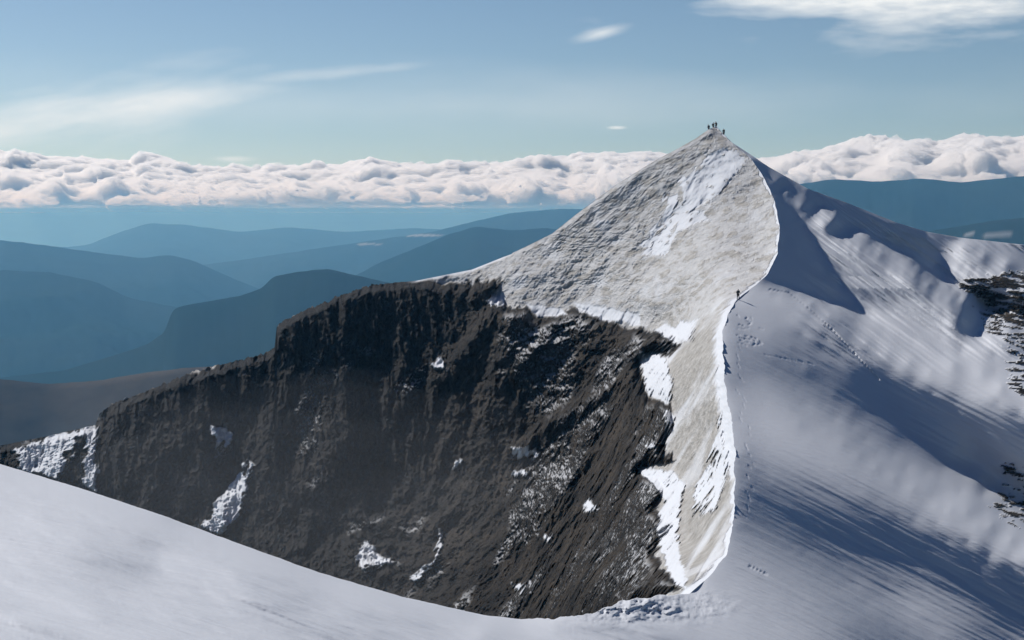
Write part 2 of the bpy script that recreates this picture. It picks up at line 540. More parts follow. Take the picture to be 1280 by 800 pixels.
    disp = disp + gz * nearc * topf * (bumpg + lump * 1.8) * scl * (1 - .5 * white)
    # long flutes on the cornice face under the crest
    fl = fbm(np.stack([(PX + .62 * (PY - 400)) * .035, PY * .004, 0 * PX], -1), 4, seed=55)
    cf = sstep(380, 430, PY) * gz * nearc
    disp = disp + cf * fl * 7.0 * scl
    rimn = fbm(np.stack([PX * .11, PY * .09, 0 * PX], -1), 3, seed=57)
    disp = disp + rimn * 2.2 * scl * sstep(385, 410, PY) * (1 - sstep(560, 600, PY)) * sstep(20, 8, XC - PX) * sstep(0, 4, XC - PX)
    disp = disp - 1.5 * gz * np.exp(-((XC - PX - 6) / 7.0) ** 2) * scl * sstep(380, 420, PY)
    # snow ledges stand a little proud
    lowp = sstep(395, 430, PY)
    disp = disp + white * (1 - rim) * (small * (.2 + 1.6 * lowp) + lump * 2.0 + blk * 2.2 * lowp) * scl * (.4 + .6 * gz)
    disp = disp + patch * 2.5 * scl * rock + sstep(-3, 3, dW) * (.25 + 1.2 * lowp) * scl * (1 - rim)
    d1 = d0 - disp
    d1 = np.clip(d1, 40, 600)
    PL = unproj(PX, PY, d1)
    # slope based snow on ledges
    gx_ = np.gradient(PL, axis=1)
    gy_ = np.gradient(PL, axis=0)
    nn = np.cross(gy_, gx_)
    nn /= np.linalg.norm(nn, axis=-1, keepdims=True) + 1e-9
    nn *= np.sign(-(nn * PL).sum(-1, keepdims=True))
    nzs = nn[..., 2]
    ledge = sstep(.62, .68, nzs + .32 * tiny + .30 * small) * sstep(.24, .40, fbm(q * .05, 4, seed=61) + .26 * rightness) * sstep(4, 14, dR)
    rockm = rock * (1 - patch) * (1 - .75 * ledge) * (1 - .98 * white * (1 - sstep(3, 8, dR)))
    rockm = np.where(white > .5, np.minimum(rockm, 1 - white), rockm)
    thinline = (1 - sstep(1.0, 3.0, PY - lv)) * sstep(505, 525, PX) * (1 - sstep(620, 660, PX))
    rockm = rockm * (1 - thinline)
    far_dirt = sstep(.0, .3, w1 + .1)
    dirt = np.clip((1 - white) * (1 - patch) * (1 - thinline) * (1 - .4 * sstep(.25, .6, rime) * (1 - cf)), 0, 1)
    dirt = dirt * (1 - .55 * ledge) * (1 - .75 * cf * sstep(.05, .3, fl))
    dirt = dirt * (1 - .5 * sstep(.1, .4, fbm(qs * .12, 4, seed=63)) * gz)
    return PL, rockm, dirt


NL = 560
i0 = int(np.argmin(np.abs(rows - 318)))
xlb = np.where(rows < rows[i0], xl, 640)
xlb[0] = 894.5
s = np.linspace(0, 1, NL)
PX = xlb[:, None] + (xcL - xlb)[:, None] * s[None]
PY = np.repeat(rows[:, None], NL, 1)
PL, rockm, dirt = left_side(PX, PY)
# block left of px = 640, laid out column by column under the skyline
NC = 740
colx = np.linspace(-90, 640, NC + 1)[:-1]
skx = np.array([(p[0], p[1]) for p in SKY_L if p[0] < 645] + [(640, rows[i0])])
sky = interp([tuple(p) for p in skx if p[0] <= 640], colx, 0)
sky = sky + fbm(np.stack([colx * .13, colx * 0, colx * 0], -1), 6, .65, seed=3) * 7 * (1 - sstep(470, 520, colx)) * sstep(118, 126, colx)
tC = (rows[i0:] - rows[i0]) / (905 - rows[i0])
CXp = np.repeat(colx[None], len(tC), 0)
CYp = sky[None] + (905 - sky[None]) * tC[:, None]
PC, rockc, dirtc = left_side(CXp, CYp)

# ------------------------------------------------------------------ R side: snow flank
NR = 420
s = np.linspace(0, 1, NR) ** 1.25
QX = xc[:, None] + (xr - xc)[:, None] * s[None]
QY = np.repeat(rows[:, None], NR, 1)
NA = 700
ax = np.linspace(-90, 862, NA + 1)[:-1]
brow = smooth_curve(BROW, ax, 0)
brow = brow + fbm(np.stack([ax * .05, ax * 0, ax * 0], -1), 5, .55, seed=78) * (1.0 + 5 * sstep(640, 700, ax) * sstep(862, 830, ax))
brow[-1] = min(brow[-1], 742)
tA = (rows2 - 742) / (905 - 742)
AX = np.repeat(ax[None], len(rows2), 0)
AY = brow[None] + (905 - brow[None]) * tA[:, None] ** (1 + .0 * brow[None])


TRAILS = [([(962, 362), (985, 366), (1010, 385), (1040, 412), (1068, 442), (1098, 474)], 1.0, .5)]
trk = random.Random(5)
for i_ in range(26):
    xx_, yy_ = trk.uniform(921, 950), trk.uniform(392, 432)
    ln_ = trk.uniform(1.5, 8)
    TRAILS.append(([(xx_, yy_), (xx_ + ln_, yy_ + trk.uniform(-1.5, 2.5))], trk.uniform(.7, 1.1), trk.uniform(.2, .5)))
for i_ in range(22):
    yy_ = 435 + i_ * 10 + trk.uniform(-4, 4)
    xx_ = np.interp(yy_, [c_[1] for c_ in CREST], [c_[0] for c_ in CREST]) + trk.uniform(10, 22)
    TRAILS.append(([(xx_, yy_), (xx_ + trk.uniform(1, 4), yy_ + trk.uniform(2, 7))], trk.uniform(.6, 1.0), trk.uniform(.1, .25)))
for i_ in range(9):
    xx_ = 955 + i_ * 7 + trk.uniform(-3, 3)
    TRAILS.append(([(xx_, 443 + i_ * 1.3), (xx_ + 5, 445 + i_ * 1.3)], .9, trk.uniform(.1, .35)))
TRAILS.append(([(937, 708), (958, 718)], 1.5, .35))


def flank(px, py):
    inv_ = fR(px, py)
    d = 1 / np.clip(inv_, 1 / 700, 1 / 4)
    P = unproj(px, py, d)
    qq = py - .52 * (px - 920)
    wv = fbm(P * .02, 3, seed=70) * 14
    right = sstep(0, 1, (px - 915) / (80 + 70 * sstep(560, 680, py))) * sstep(370, 450, py + .25 * (px - 1000))
    h = 0 * sstep(735, 660, qq) * np.sin(2 * np.pi * (qq + wv - 410) / 165) * (1 + .5 * sstep(1050, 1280, px) * np.exp(-((qq - 410) / 70) ** 2))
    h2 = fbm(np.stack([qq * .045, px * .004, 0 * px], -1), 4, .55, seed=72) * .42
    h3 = fbm(np.stack([qq * .16, px * .009, 0 * px], -1), 4, .58, seed=73) * .11
    dd = right * (h2 * .8) + h3 * 2.2 * sstep(0, 30, px - 905) * sstep(380, 420, py)
    # gentle drift everywhere
    fg = sstep(0, 60, 862 - px)
    sc1 = d / 60
    dr = fbm(np.stack([(py - .38 * px) * .028, px * .0045, 0 * px], -1), 4, .42, seed=75)
    bf = sstep(0, 30, py - np.interp(px, ax, brow))
    wide = -np.sin(2 * np.pi * (py - .30 * px - 655) / 170) * sstep(600, 350, px)
    dd = dd + np.where(px < 862, (dr * 3.2 * sc1 + fbm(np.stack([(py - .38 * px) * .11, px * .012, 0 * px], -1), 4, .6, seed=79) * .42 * sc1 + wide * .055 * d) * bf, 0) * fg
    for pts_, wdt, amp_ in TRAILS:
        for (x0, y0), (x1, y1) in zip(pts_[:-1], pts_[1:]):
            sel = (np.abs(px - (x0 + x1) / 2) < abs(x1 - x0) / 2 + 6) & (np.abs(py - (y0 + y1) / 2) < abs(y1 - y0) / 2 + 6)
            if not sel.any():
                continue
            X_, Y_ = px[sel], py[sel]
            L2 = (x1 - x0) ** 2 + (y1 - y0) ** 2
            tt = np.clip(((X_ - x0) * (x1 - x0) + (Y_ - y0) * (y1 - y0)) / L2, 0, 1)
            ds = np.hypot(X_ - x0 - tt * (x1 - x0), Y_ - y0 - tt * (y1 - y0))
            dd[sel] -= amp_ * np.exp(-(ds / wdt) ** 2) * (.8 + .2 * np.sin(tt * math.sqrt(L2) * 1.3))
    lip = fbm(np.stack([px * .06, py * .11, 0 * px], -1), 4, .55, seed=76)
    dd = dd + lip * 3.0 * np.exp(-((px - 790) / 75) ** 2 - ((py - 758) / 16) ** 2)
    # upper flank striations along the strip
    st = fbm(np.stack([(py - .72 * (px - 950)) * .10, px * .006, 0 * px], -1), 4, .55, seed=77)
    dd = dd + st * 2.2 * sstep(985, 1040, px) * (1 - sstep(430, 470, py)) * sstep(215, 300, py)
    # footprints zigzag under the hiker
    # rocks by the right edge
    right = right + 0
    ROCKS = [[(1206, 352), (1290, 346), (1400, 350), (1400, 420), (1262, 402), (1232, 386), (1240, 372)],
             [(1240, 404), (1400, 396), (1400, 470), (1262, 444), (1270, 420)],
             [(1262, 450), (1400, 440), (1400, 520), (1274, 486)],
             [(1244, 588), (1400, 596), (1400, 625), (1262, 616)], [(1252, 630), (1400, 636), (1400, 668), (1270, 650)]]
    a1 = fbm(P * .18, 4, seed=81)
    a2 = fbm(P * np.array([.18, .18, .7]) + 30, 4, seed=83)
    dk = np.full(px.shape, -1e9)
    for p in ROCKS:
        dk = np.maximum(dk, sdist(px + a1 * 24, py + a2 * 12, p) + 7)
    st2 = fbm(np.stack([px * .035 + py * .03, py * .20 - px * .03, 0 * px], -1), 5, .65, seed=85)
    rk = sstep(-1, 2, dk) * sstep(0, .05, st2 + .5 * a1 - .03 + .14 * sstep(405, 385, py) * sstep(1225, 1255, px))
    dd = dd + rk * (.1 + .8 * fbm(P * .4, 4, .6, seed=86, ridged=True))
    return P, d, dd, rk


Pq, dq, ddq, rkq = flank(QX, QY)
cfade = sstep(0, 10, QX - xc[:, None])
sky_f = sstep(0, 8, (xr[:, None] - QX)) * .8 + .2
sky_f = np.where(rows[:, None] > 316, 1, sky_f)
dR1 = dq - ddq * cfade * sky_f
PR = unproj(QX, QY, dR1)
Pa, da, dda, rka = flank(AX, AY)
PA = unproj(AX, AY, da - dda)


def roll(P, side, steps=((3, -.6), (10, -5), (30, -25), (90, -110), (260, -330))):
    """extra verts that carry a skyline over to the far side"""
    out = []
    for dy, dz in steps:
        q_ = P.copy()
        q_[..., 1] += dy
        q_[..., 0] += q_[..., 0] / np.maximum(P[..., 1], 1) * dy * .5
        q_[..., 2] += dz
        out.append(q_)
    return out


# assemble left face mesh (with rolled-over far side)
ex = roll(PL[:i0 + 1, 0], -1)
ne = len(ex)
exc = roll(PC[0], -1)
VB = PL.reshape(-1, 3)
oE = len(VB)
VE = np.stack(ex, 0)                       # (ne, i0+1)
oC = oE + VE.shape[0] * VE.shape[1]
VC = np.concatenate([np.stack(exc[::-1], 0), PC], 0)
FB = grid_faces(nrow, NL)[:, ::-1]
idE = np.concatenate([(np.arange(i0 + 1) * NL)[None], oE + np.arange(VE.shape[0] * VE.shape[1]).reshape(VE.shape[:2])], 0)
FE = np.stack([idE[:-1, :-1], idE[:-1, 1:], idE[1:, 1:], idE[1:, :-1]], -1).reshape(-1, 4)
FC = grid_faces(VC.shape[0], NC, oC)[:, ::-1]
rightcol = np.concatenate([idE[::-1][:-1, i0], (np.arange(i0, nrow) * NL)])
leftcol = oC + np.arange(VC.shape[0]) * NC + NC - 1
FS = np.stack([leftcol[:-1], rightcol[:-1], rightcol[1:], leftcol[1:]], -1)[:, ::-1]


def att(a_, c_):
    return np.concatenate([a_.ravel(), np.repeat(a_[None, :i0 + 1, 0], ne, 0).ravel(), np.repeat(c_[:1], ne, 0).ravel(), c_.ravel()])


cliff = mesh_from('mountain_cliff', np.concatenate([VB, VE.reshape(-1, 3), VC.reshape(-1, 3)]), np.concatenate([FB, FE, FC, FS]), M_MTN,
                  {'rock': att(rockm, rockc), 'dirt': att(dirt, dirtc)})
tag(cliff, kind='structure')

# assemble snow flank + foreground slope
exr = roll(PR[:, -1], 1)
VR = np.concatenate([PR, np.stack(exr, 1)], 1)
nR = NR + ne
# rock-free foreground sheet, welded to the flank at px = 862
exa = roll(PA[0], 0, ((1.2, -.35), (4, -2), (9, -9), (20, -40), (30, -90)))
VA = np.concatenate([np.stack(exa[::-1], 0), PA], 0)
na = len(exa)
fr = grid_faces(nrow, nR)[:, ::-1]
offA = VR.shape[0] * VR.shape[1]
fa = grid_faces(VA.shape[0], NA, offA)[:, ::-1]
r0 = len(rows1)
lastA = offA + (np.arange(len(rows2)) + na) * NA + NA - 1
firstR = (np.arange(len(rows2)) + r0) * nR
seam = np.stack([lastA[:-1], firstR[:-1], firstR[1:], lastA[1:]], -1)[:, ::-1]
Vall = np.concatenate([VR.reshape(-1, 3), VA.reshape(-1, 3)])
rk_all = np.concatenate([np.concatenate([rkq, np.zeros((nrow, ne))], 1).ravel(), np.zeros(VA.shape[0] * NA)])
flank_o = mesh_from('snow_slope', Vall, np.concatenate([fr, fa, seam]), M_MTN,
                    {'rock': rk_all, 'dirt': rk_all * 0})
tag(flank_o, kind='structure')

# ------------------------------------------------------------------ far hills
ZV = -900.0
M_H1 = hill_material('near_moor', (.05, .045, .04), (.10, .085, .07), .006)
M_H = hill_material('forested_hill', (.010, .026, .024), (.022, .036, .032), .0015, 1)


def hill(name, sil, D, mat, x0, x1, depth_f=.45, seed=0, rough=1.0, snowp=(), step=4.0, tilt=0.0, px_far=True):
    D = D * 1.35 if D < 6000 and px_far else D
    px = np.arange(x0, x1 + step, step)
    py = interp(sil, px, 0)
    k = 2
    py = np.convolve(np.pad(py, k, mode='edge'), np.ones(2 * k + 1) / (2 * k + 1), 'valid')
    py = py + fbm(np.stack([px * .05, px * 0 + seed, px * 0], -1), 4, seed=seed) * 1.6 * rough
    Dd = D * (1 + tilt * (px - x0) / (x1 - x0))
    top = unproj(px, py, Dd)
    nf = 46
    rowsv, sn = [], []
    for j in range(nf + 1 + 8):
        if j <= 8:       # far side, from valley up to the crest
            t = 1 - j / 8
            yy = Dd * (1 + .35 * t)
            zz = top[:, 2] + (ZV - 40 - top[:, 2]) * t ** 1.3
        else:
            t = (j - 8) / nf
            yy = Dd * (1 - depth_f * t)
            zz = top[:, 2] + (ZV - 40 - top[:, 2]) * (t ** 1.25 * .75 + t * .25)
        xx = top[:, 0] / Dd * yy
        P = np.stack([xx, yy, zz], -1)
        am = 4 * abs(t) * (1 - .6 * abs(t))
        r = fbm(P * np.array([1, 1, 0]) * (9.0 / D) + seed, 6, .52, seed=seed + 3, ridged=True) - .2
        P[:, 2] += r * am * D * .014 * rough
        rowsv.append(P)
        _, _ = 0, 0
    V = np.stack(rowsv, 0)
    ppx = 640 + F * (V[..., 0] / V[..., 1])
    ppy = 275 - F * V[..., 2] / V[..., 1]
    sm = np.zeros(V.shape[:2])
    if snowp:
        ww = fbm(V * (60.0 / D), 4, seed=seed + 9)
        for (cx, cy, rx_, ry_) in snowp:
            e = 1 - np.hypot((ppx - cx) / rx_, (ppy - cy) / ry_)
            sm = np.maximum(sm, sstep(0, .25, e + ww * .8))
    o = mesh_from(name, V, grid_faces(V.shape[0], V.shape[1])[:, ::-1], mat, {'snow': sm})
    tag(o, kind='structure')
    return o


hill('hill', [(-300, 470), (-40, 470), (0, 474), (60, 480), (120, 476), (180, 466), (230, 460), (300, 456), (420, 450), (600, 440)], 1500, M_H1, -400, 620, .5, 1, .6)
hill('hill', [(-300, 520), (0, 472), (80, 463), (150, 442), (185, 430), (207, 414), (213, 392), (219, 385), (240, 380), (300, 370), (328, 360), (341, 346),
              (370, 340), (410, 336), (440, 343), (480, 352), (520, 360), (640, 380), (800, 400)], 4300, M_H, -300, 800, .3, 2, .5, step=2.0, px_far=False)
hill('hill', [(-400, 345), (0, 338), (60, 340), (120, 352), (160, 372), (230, 386), (300, 420), (500, 470)], 5200, M_H, -400, 500, .35, 3, .7)
hill('hill', [(-400, 285), (0, 300), (60, 307), (130, 317), (180, 323), (210, 318), (240, 325), (280, 343), (330, 366), (420, 400), (560, 450)], 9500, M_H, -400, 560, .3, 4, .6)
hill('hill', [(300, 400), (430, 352), (480, 326), (530, 306), (560, 293), (596, 283), (640, 288), (680, 285), (740, 292), (900, 300), (1100, 310)], 5600, M_H, 300, 1100, .35, 5, .6,
     (), step=2.5)
hill('hill', [(150, 345), (300, 325), (400, 310), (470, 300), (540, 290), (600, 275), (640, 266), (700, 261), (780, 262), (950, 280), (1150, 300)], 12000, M_H, 150, 1150, .3, 6, .6,
     ((462, 305, 18, 1.5), (530, 294, 30, 1.8)), step=2.5)
hill('hill', [(0, 320), (110, 306), (150, 290), (185, 279), (230, 281), (300, 290), (360, 284), (430, 290), (520, 285), (640, 292), (800, 300)], 17000, M_H, 0, 800, .25, 7, .6)
hill('hill', [(900, 262), (960, 242), (1000, 230), (1040, 224), (1100, 227), (1150, 223), (1200, 228), (1280, 220), (1400, 216), (1600, 240)], 7400, M_H, 880, 1600, .3, 8, .7,
     (), step=2.5)
hill('hill', [(1000, 320), (1120, 296), (1180, 286), (1240, 276), (1300, 270), (1400, 268), (1600, 290)], 3600, M_H, 1000, 1600, .35, 9, .7,
     ((1236, 293, 36, 2.2),), step=2.5)
hill('hill', [(-500, 266), (-200, 265), (0, 266), (200, 265), (400, 266), (600, 265.5), (800, 266), (1000, 265), (1300, 266), (1700, 266)], 38000, M_H, -600, 1900, .2, 10, .5, step=8)

# valley floor to the horizon
t = NT('valley_floor')
pos = t.n('ShaderNodeNewGeometry').outputs['Position']
t.surf(t.n('ShaderNodeBsdfDiffuse', i_Color=t.mix(t.ramp(t.noise(.0006, 6, .6, pos), .4, .6), (.03, .04, .03), (.07, .07, .05))).outputs[0])
gx, gy = np.meshgrid(np.linspace(-58000, 58000, 200), np.linspace(-58000, 58000, 200))
g = np.stack([gx, gy, ZV + fbm(np.stack([gx, gy, 0 * gx], -1) * .0003, 4, seed=90) * 60], -1)
tag(mesh_from('ground', g, grid_faces(200, 200), t.m), kind='structure')

# ------------------------------------------------------------------ cloud bank
t = NT('cloud_white')
v = t.n('ShaderNodeVolumeScatter')
v.inputs['Color'].default_value = (1, 1, 1, 1)
v.inputs['Density'].default_value = .011
v.inputs['Anisotropy'].default_value = .35
t.t.links.new(v.outputs[0], t.out.inputs['Volume'])
M_CLOUD = t.m


TOP = [(-450, 196), (0, 194), (60, 196), (120, 194), (180, 196), (215, 204), (240, 215), (300, 213), (370, 208), (430, 203), (465, 194), (500, 202), (560, 203),
       (620, 202), (680, 194), (760, 191), (830, 194), (940, 200), (1000, 190), (1050, 181), (1100, 180), (1160, 182), (1205, 166), (1240, 172), (1280, 168), (1750, 160)]
BOT = [(-450, 262), (0, 262), (110, 262), (200, 262), (250, 254), (260, 250), (330, 248), (380, 250), (430, 256), (500, 258), (620, 254), (700, 246), (830, 240),
       (940, 228), (1010, 226), (1080, 232), (1120, 226), (1200, 230), (1280, 226), (1750, 226)]
ZT = 250.0
nc_, nr_ = 1500, 420
cx = np.linspace(-420, 1700, nc_)
ct = np.linspace(0, 1, nr_)
tz = (275 - interp(TOP, cx, 0) - 5) / F * 50000
bz = np.maximum((275 - interp(BOT, cx, 0)) / F * 27000 + 160 * fbm(np.stack([cx * .02, 0 * cx, 0 * cx], -1), 4, seed=99), ZT + 40)
CD = 27000 + ct[:, None] * 23000 + 0 * cx[None]
wob = fbm(np.stack([cx * .012, 0 * cx, 0 * cx], -1), 4, seed=101)
CD = CD + (1 - ct[:, None]) ** 2 * wob[None] * 5000
CX = (cx[None] - 640) / F * CD
CZ = bz[None] + (tz - bz)[None] * ct[:, None] ** 1.0
B = np.stack([CX, CD, 0 * CX], -1)


def billow(p, octv, gain, seed):
    a_, s_, q_, tt_ = 1.0, 0, p, 0
    for i in range(octv):
        s_ = s_ + a_ * np.abs(noise3(q_, seed + i * 7))
        tt_ += a_
        a_ *= gain
        q_ = q_ * 2.07 + 3.1
    return s_ / tt_


Bw = B + 500 * np.stack([fbm(B / 1500, 3, seed=121), fbm(B / 1500, 3, seed=123), 0 * CX], -1)
b1 = billow(Bw / 1500, 7, .53, 103)
b2 = billow(Bw / 2700 + 7, 8, .54, 105)
m1 = fbm(B / 8000, 3, seed=107)
mk = sstep(-.15, .2, fbm(B / 6000 + 30, 2, seed=109))
b1 = b1 * (1 - mk) * .75 + b2 * 1.15 * mk
front = sstep(0, .10, ct)[:, None]
rear = 1 - .55 * sstep(.8, 1, ct)[:, None]
CZ = CZ + ((b1 - .22) * 1100 + m1 * 750) * (.35 + .65 * front) * rear
Cp = np.stack([CX, CD, CZ], -1)
for k_, (fq, am) in enumerate(((1000, 300), (420, 120))):
    Cp = Cp + am * np.stack([fbm(Cp / fq + 9 * k_, 3, seed=111 + k_), fbm(Cp / fq + 40, 3, seed=113 + k_), .8 * billow(Cp / fq + 70, 3, .5, 117 + k_)], -1)
Cp[..., 2] = np.maximum(Cp[..., 2], np.maximum(bz[None] - 90, ZT + 20) + 60 * fbm(B / 900, 3, seed=119))
# front edge closes to a level base that runs back underneath; the far edge comes down to it
lowf = Cp[0].copy()
bas = []
for dy_, f_ in ((250, .6), (900, .25), (3000, .0)):
    e_ = lowf.copy()
    e_[:, 1] += dy_
    e_[:, 0] *= e_[:, 1] / lowf[:, 1]
    e_[:, 2] = ZT + 12 + (lowf[:, 2] - ZT - 12) * f_
    bas.append(e_)
last = Cp[-1].copy()
bk = []
for dy_, f_ in ((900, .7), (1500, .0)):
    e_ = last.copy()
    e_[:, 1] += dy_
    e_[:, 2] = ZT + 12 + (last[:, 2] - ZT - 12) * f_
    bk.append(e_)
Cv = np.concatenate([np.stack(bas[::-1], 0), Cp, np.stack(bk, 0)], 0)
Cf = grid_faces(Cv.shape[0], nc_)
wrap = np.stack([np.arange(nc_ - 1), np.arange(1, nc_), np.arange(1, nc_) + (Cv.shape[0] - 1) * nc_, np.arange(nc_ - 1) + (Cv.shape[0] - 1) * nc_], -1)
cb = mesh_from('cloud_bank', Cv, np.concatenate([Cf, wrap[:, ::-1]]), M_CLOUD)
tag(cb, 'long bank of white cumulus cloud along the horizon', 'clouds', kind='stuff')

# ------------------------------------------------------------------ haze
t = NT('haze_air')
v = t.n('ShaderNodeVolumePrincipled')
v.inputs['Color'].default_value = (.22, .56, .94, 1)
v.inputs['Absorption Color'].default_value = (1, .97, .97, 1)
v.inputs['Density'].default_value = 7.6e-5
v.inputs['Anisotropy'].default_value = .2
t.t.links.new(v.outputs[0], t.out.inputs['Volume'])
hz0, hz1 = ZV - 130, ZT - 15
hv = np.array([[x, y, z] for z in (hz0, hz1) for y in (-58500, 58500) for x in (-58500, 58500)], float)
hf = np.array([[0, 2, 3, 1], [4, 5, 7, 6], [0, 1, 5, 4], [2, 6, 7, 3], [0, 4, 6, 2], [1, 3, 7, 5]])
tag(mesh_from('haze', hv, hf, t.m, smooth=False), kind='stuff')

# ------------------------------------------------------------------ sun and sky
elev = math.asin(LD[2])
from mathutils import Vector
sun_d = bpy.data.lights.new('sun', 'SUN')
sun_d.energy = 4.3
sun_d.angle = R(.5)
sun_d.color = (1, .985, .965)
sun = bpy.data.objects.new('sun', sun_d)
COL.objects.link(sun)
sun.rotation_euler = Vector(LD).to_track_quat('Z', 'Y').to_euler()
w = bpy.data.worlds.new('World')
sc.world = w
w.use_nodes = True
nt = w.node_tree
nt.nodes.clear()
sky = nt.nodes.new('ShaderNodeTexSky')
sky.sky_type = 'NISHITA'
sky.sun_disc = False
sky.sun_elevation = elev
sky.sun_rotation = math.atan2(LD[0], LD[1])
sky.altitude = 2400
sky.air_density = 1.0
sky.dust_density = 1.8
sky.ozone_density = 2.5
bg = nt.nodes.new('ShaderNodeBackground')
bg.inputs[1].default_value = .078
wo = nt.nodes.new('ShaderNodeOutputWorld')
def wn(typ, **kw):
    nd = nt.nodes.new(typ)
    for k, v_ in kw.items():
        setattr(nd, k, v_)
    return nd


def wmath(op, a, b=0.0, clamp=False):
    nd = wn('ShaderNodeMath', operation=op, use_clamp=clamp)
    for idx, v_ in ((0, a), (1, b)):
        if hasattr(v_, 'links'):
            nt.links.new(v_, nd.inputs[idx])
        else:
            nd.inputs[idx].default_value = v_
    return nd.outputs[0]


tint = wn('ShaderNodeMix', data_type='RGBA', blend_type='MULTIPLY')
tint.inputs[0].default_value = 1
nt.links.new(sky.outputs[0], tint.inputs[6])
tint.inputs[7].default_value = (.965, 1.0, .965, 1)
tc = wn('ShaderNodeTexCoord')
zen = wn('ShaderNodeMix', data_type='RGBA', blend_type='MULTIPLY')  # darkening added to the unseen upper sky, to deepen the shadows
nt.links.new(tint.outputs[2], zen.inputs[6])
zen.inputs[7].default_value = (.05, .19, .48, 1)
sep = wn('ShaderNodeSeparateXYZ')
nt.links.new(tc.outputs['Generated'], sep.inputs[0])
az = wmath('ARCTAN2', sep.outputs[0], sep.outputs[1])
el = wmath('ARCSINE', sep.outputs[2])
zr = wn('ShaderNodeMapRange', interpolation_type='SMOOTHSTEP')
nt.links.new(el, zr.inputs[0])
zr.inputs[1].default_value = R(8)
zr.inputs[2].default_value = R(19)
nt.links.new(zr.outputs[0], zen.inputs[0])


def cirrus(a0, e0, sa, se, tilt, seed, scale, amt, rag=1.0):
    """thin high cloud around azimuth a0 / elevation e0 (radians)"""
    da = wmath('SUBTRACT', az, a0)
    de = wmath('SUBTRACT', wmath('SUBTRACT', el, e0), wmath('MULTIPLY', da, tilt))
    r2 = wmath('ADD', wmath('POWER', wmath('DIVIDE', da, sa), 2.0), wmath('POWER', wmath('ABSOLUTE', wmath('DIVIDE', de, se)), 2.0))
    g_ = wmath('EXPONENT', wmath('MULTIPLY', r2, -1.0))
    cb_ = wn('ShaderNodeCombineXYZ')
    nt.links.new(wmath('MULTIPLY', da, scale), cb_.inputs[0])
    nt.links.new(wmath('MULTIPLY', de, scale * 4.5), cb_.inputs[1])
    cb_.inputs[2].default_value = seed
    nz = wn('ShaderNodeTexNoise')
    nz.inputs['Scale'].default_value = 1
    nz.inputs['Detail'].default_value = 7
    nz.inputs['Roughness'].default_value = .55
    nt.links.new(cb_.outputs[0], nz.inputs['Vector'])
    q_ = wmath('SUBTRACT', wmath('ADD', g_, wmath('MULTIPLY', wmath('SUBTRACT', nz.outputs[0], .5), rag * 1.6)), .38)
    return wmath('MULTIPLY', wmath('MULTIPLY', q_, wmath('MULTIPLY', g_, amt * 1.7)), 1.0, True)


cl = None
for args in [((120 - 640) / F, (275 - 150) / F, .18, .030, .16, 1.3, 9, .75), ((750 - 640) / F, (275 - 46) / F, .022, .006, .22, 2.1, 30, .6, .5),
             ((1110 - 640) / F, (275 + 2) / F, .16, .036, -.02, 4.2, 14, 1.3, 1.1), ((770 - 640) / F, (275 - 161) / F, .010, .002, 0, 5.7, 40, .7, .3),
             ((420 - 640) / F, (275 - 95) / F, .10, .006, .1, 6.1, 16, .3), ((300 - 640) / F, (275 - 201) / F, .02, .003, 0, 7.1, 40, .5, .5),
             ((600 - 640) / F, (275 - 130) / F, .5, .03, 0, 9.1, 6, .16, 1)]:
    c_ = cirrus(*args)
    cl = c_ if cl is None else wmath('MAXIMUM', cl, c_)
mxs = wn('ShaderNodeMix', data_type='RGBA')
nt.links.new(cl, mxs.inputs[0])
nt.links.new(zen.outputs[2], mxs.inputs[6])
mxs.inputs[7].default_value = (11.5, 12.0, 12.2, 1)
nt.links.new(mxs.outputs[2], bg.inputs[0])
nt.links.new(bg.outputs[0], wo.inputs[0])

sc.view_settings.view_transform = 'Standard'
sc.view_settings.look = 'None'
sc.view_settings.gamma = 1
sc.view_settings.exposure = 0
sc.cycles.transparent_max_bounces = 64
sc.cycles.volume_bounces = 12
sc.cycles.max_bounces = 12
sc.cycles.diffuse_bounces = 3

# ------------------------------------------------------------------ people
def flat(name, col, rough=.8):
    t_ = NT(name)
    nz_ = t_.noise(30, 4, .6, t_.n('ShaderNodeTexCoord').outputs['Object'])
    c_ = t_.mix(t_.ramp(nz_, .3, .7), tuple(v_ * .8 for v_ in col), col)
    b_ = t_.n('ShaderNodeBsdfPrincipled', i_Base_Color=c_)
    b_.inputs['Roughness'].default_value = rough
    return t_.surf(b_.outputs[0])


M_SKIN = flat('skin', (.45, .28, .20))
M_BLACK = flat('black_shell_fabric', (.012, .012, .014))
M_NAVY = flat('navy_fabric', (.015, .02, .04))
M_GREYF = flat('dark_grey_fabric', (.03, .03, .032))
M_BOOT = flat('boot_leather', (.02, .015, .012))
M_POLE = flat('pole_metal', (.12, .12, .13), .4)


def skinned(name, verts, edges, radii, root, mat, parent, sub=2):
    me_ = bpy.data.meshes.new(name)
    me_.from_pydata(verts, edges, [])
    o_ = bpy.data.objects.new(name, me_)
    COL.objects.link(o_)
    m_ = o_.modifiers.new('skin', 'SKIN')
    m_.use_smooth_shade = True
    for i_, r_ in enumerate(radii):
        me_.skin_vertices[0].data[i_].radius = (r_, r_) if not isinstance(r_, tuple) else r_
        me_.skin_vertices[0].data[i_].use_root = (i_ == root)
    s_ = o_.modifiers.new('sub', 'SUBSURF')
    s_.levels = s_.render_levels = sub
    dg = bpy.context.evaluated_depsgraph_get()
    dg.update()
    fin = bpy.data.meshes.new_from_object(o_.evaluated_get(dg))
    o_.modifiers.clear()
    o_.data = fin
    fin.name = name
    fin.materials.clear()
    fin.materials.append(mat)
    o_.parent = parent
    return o_


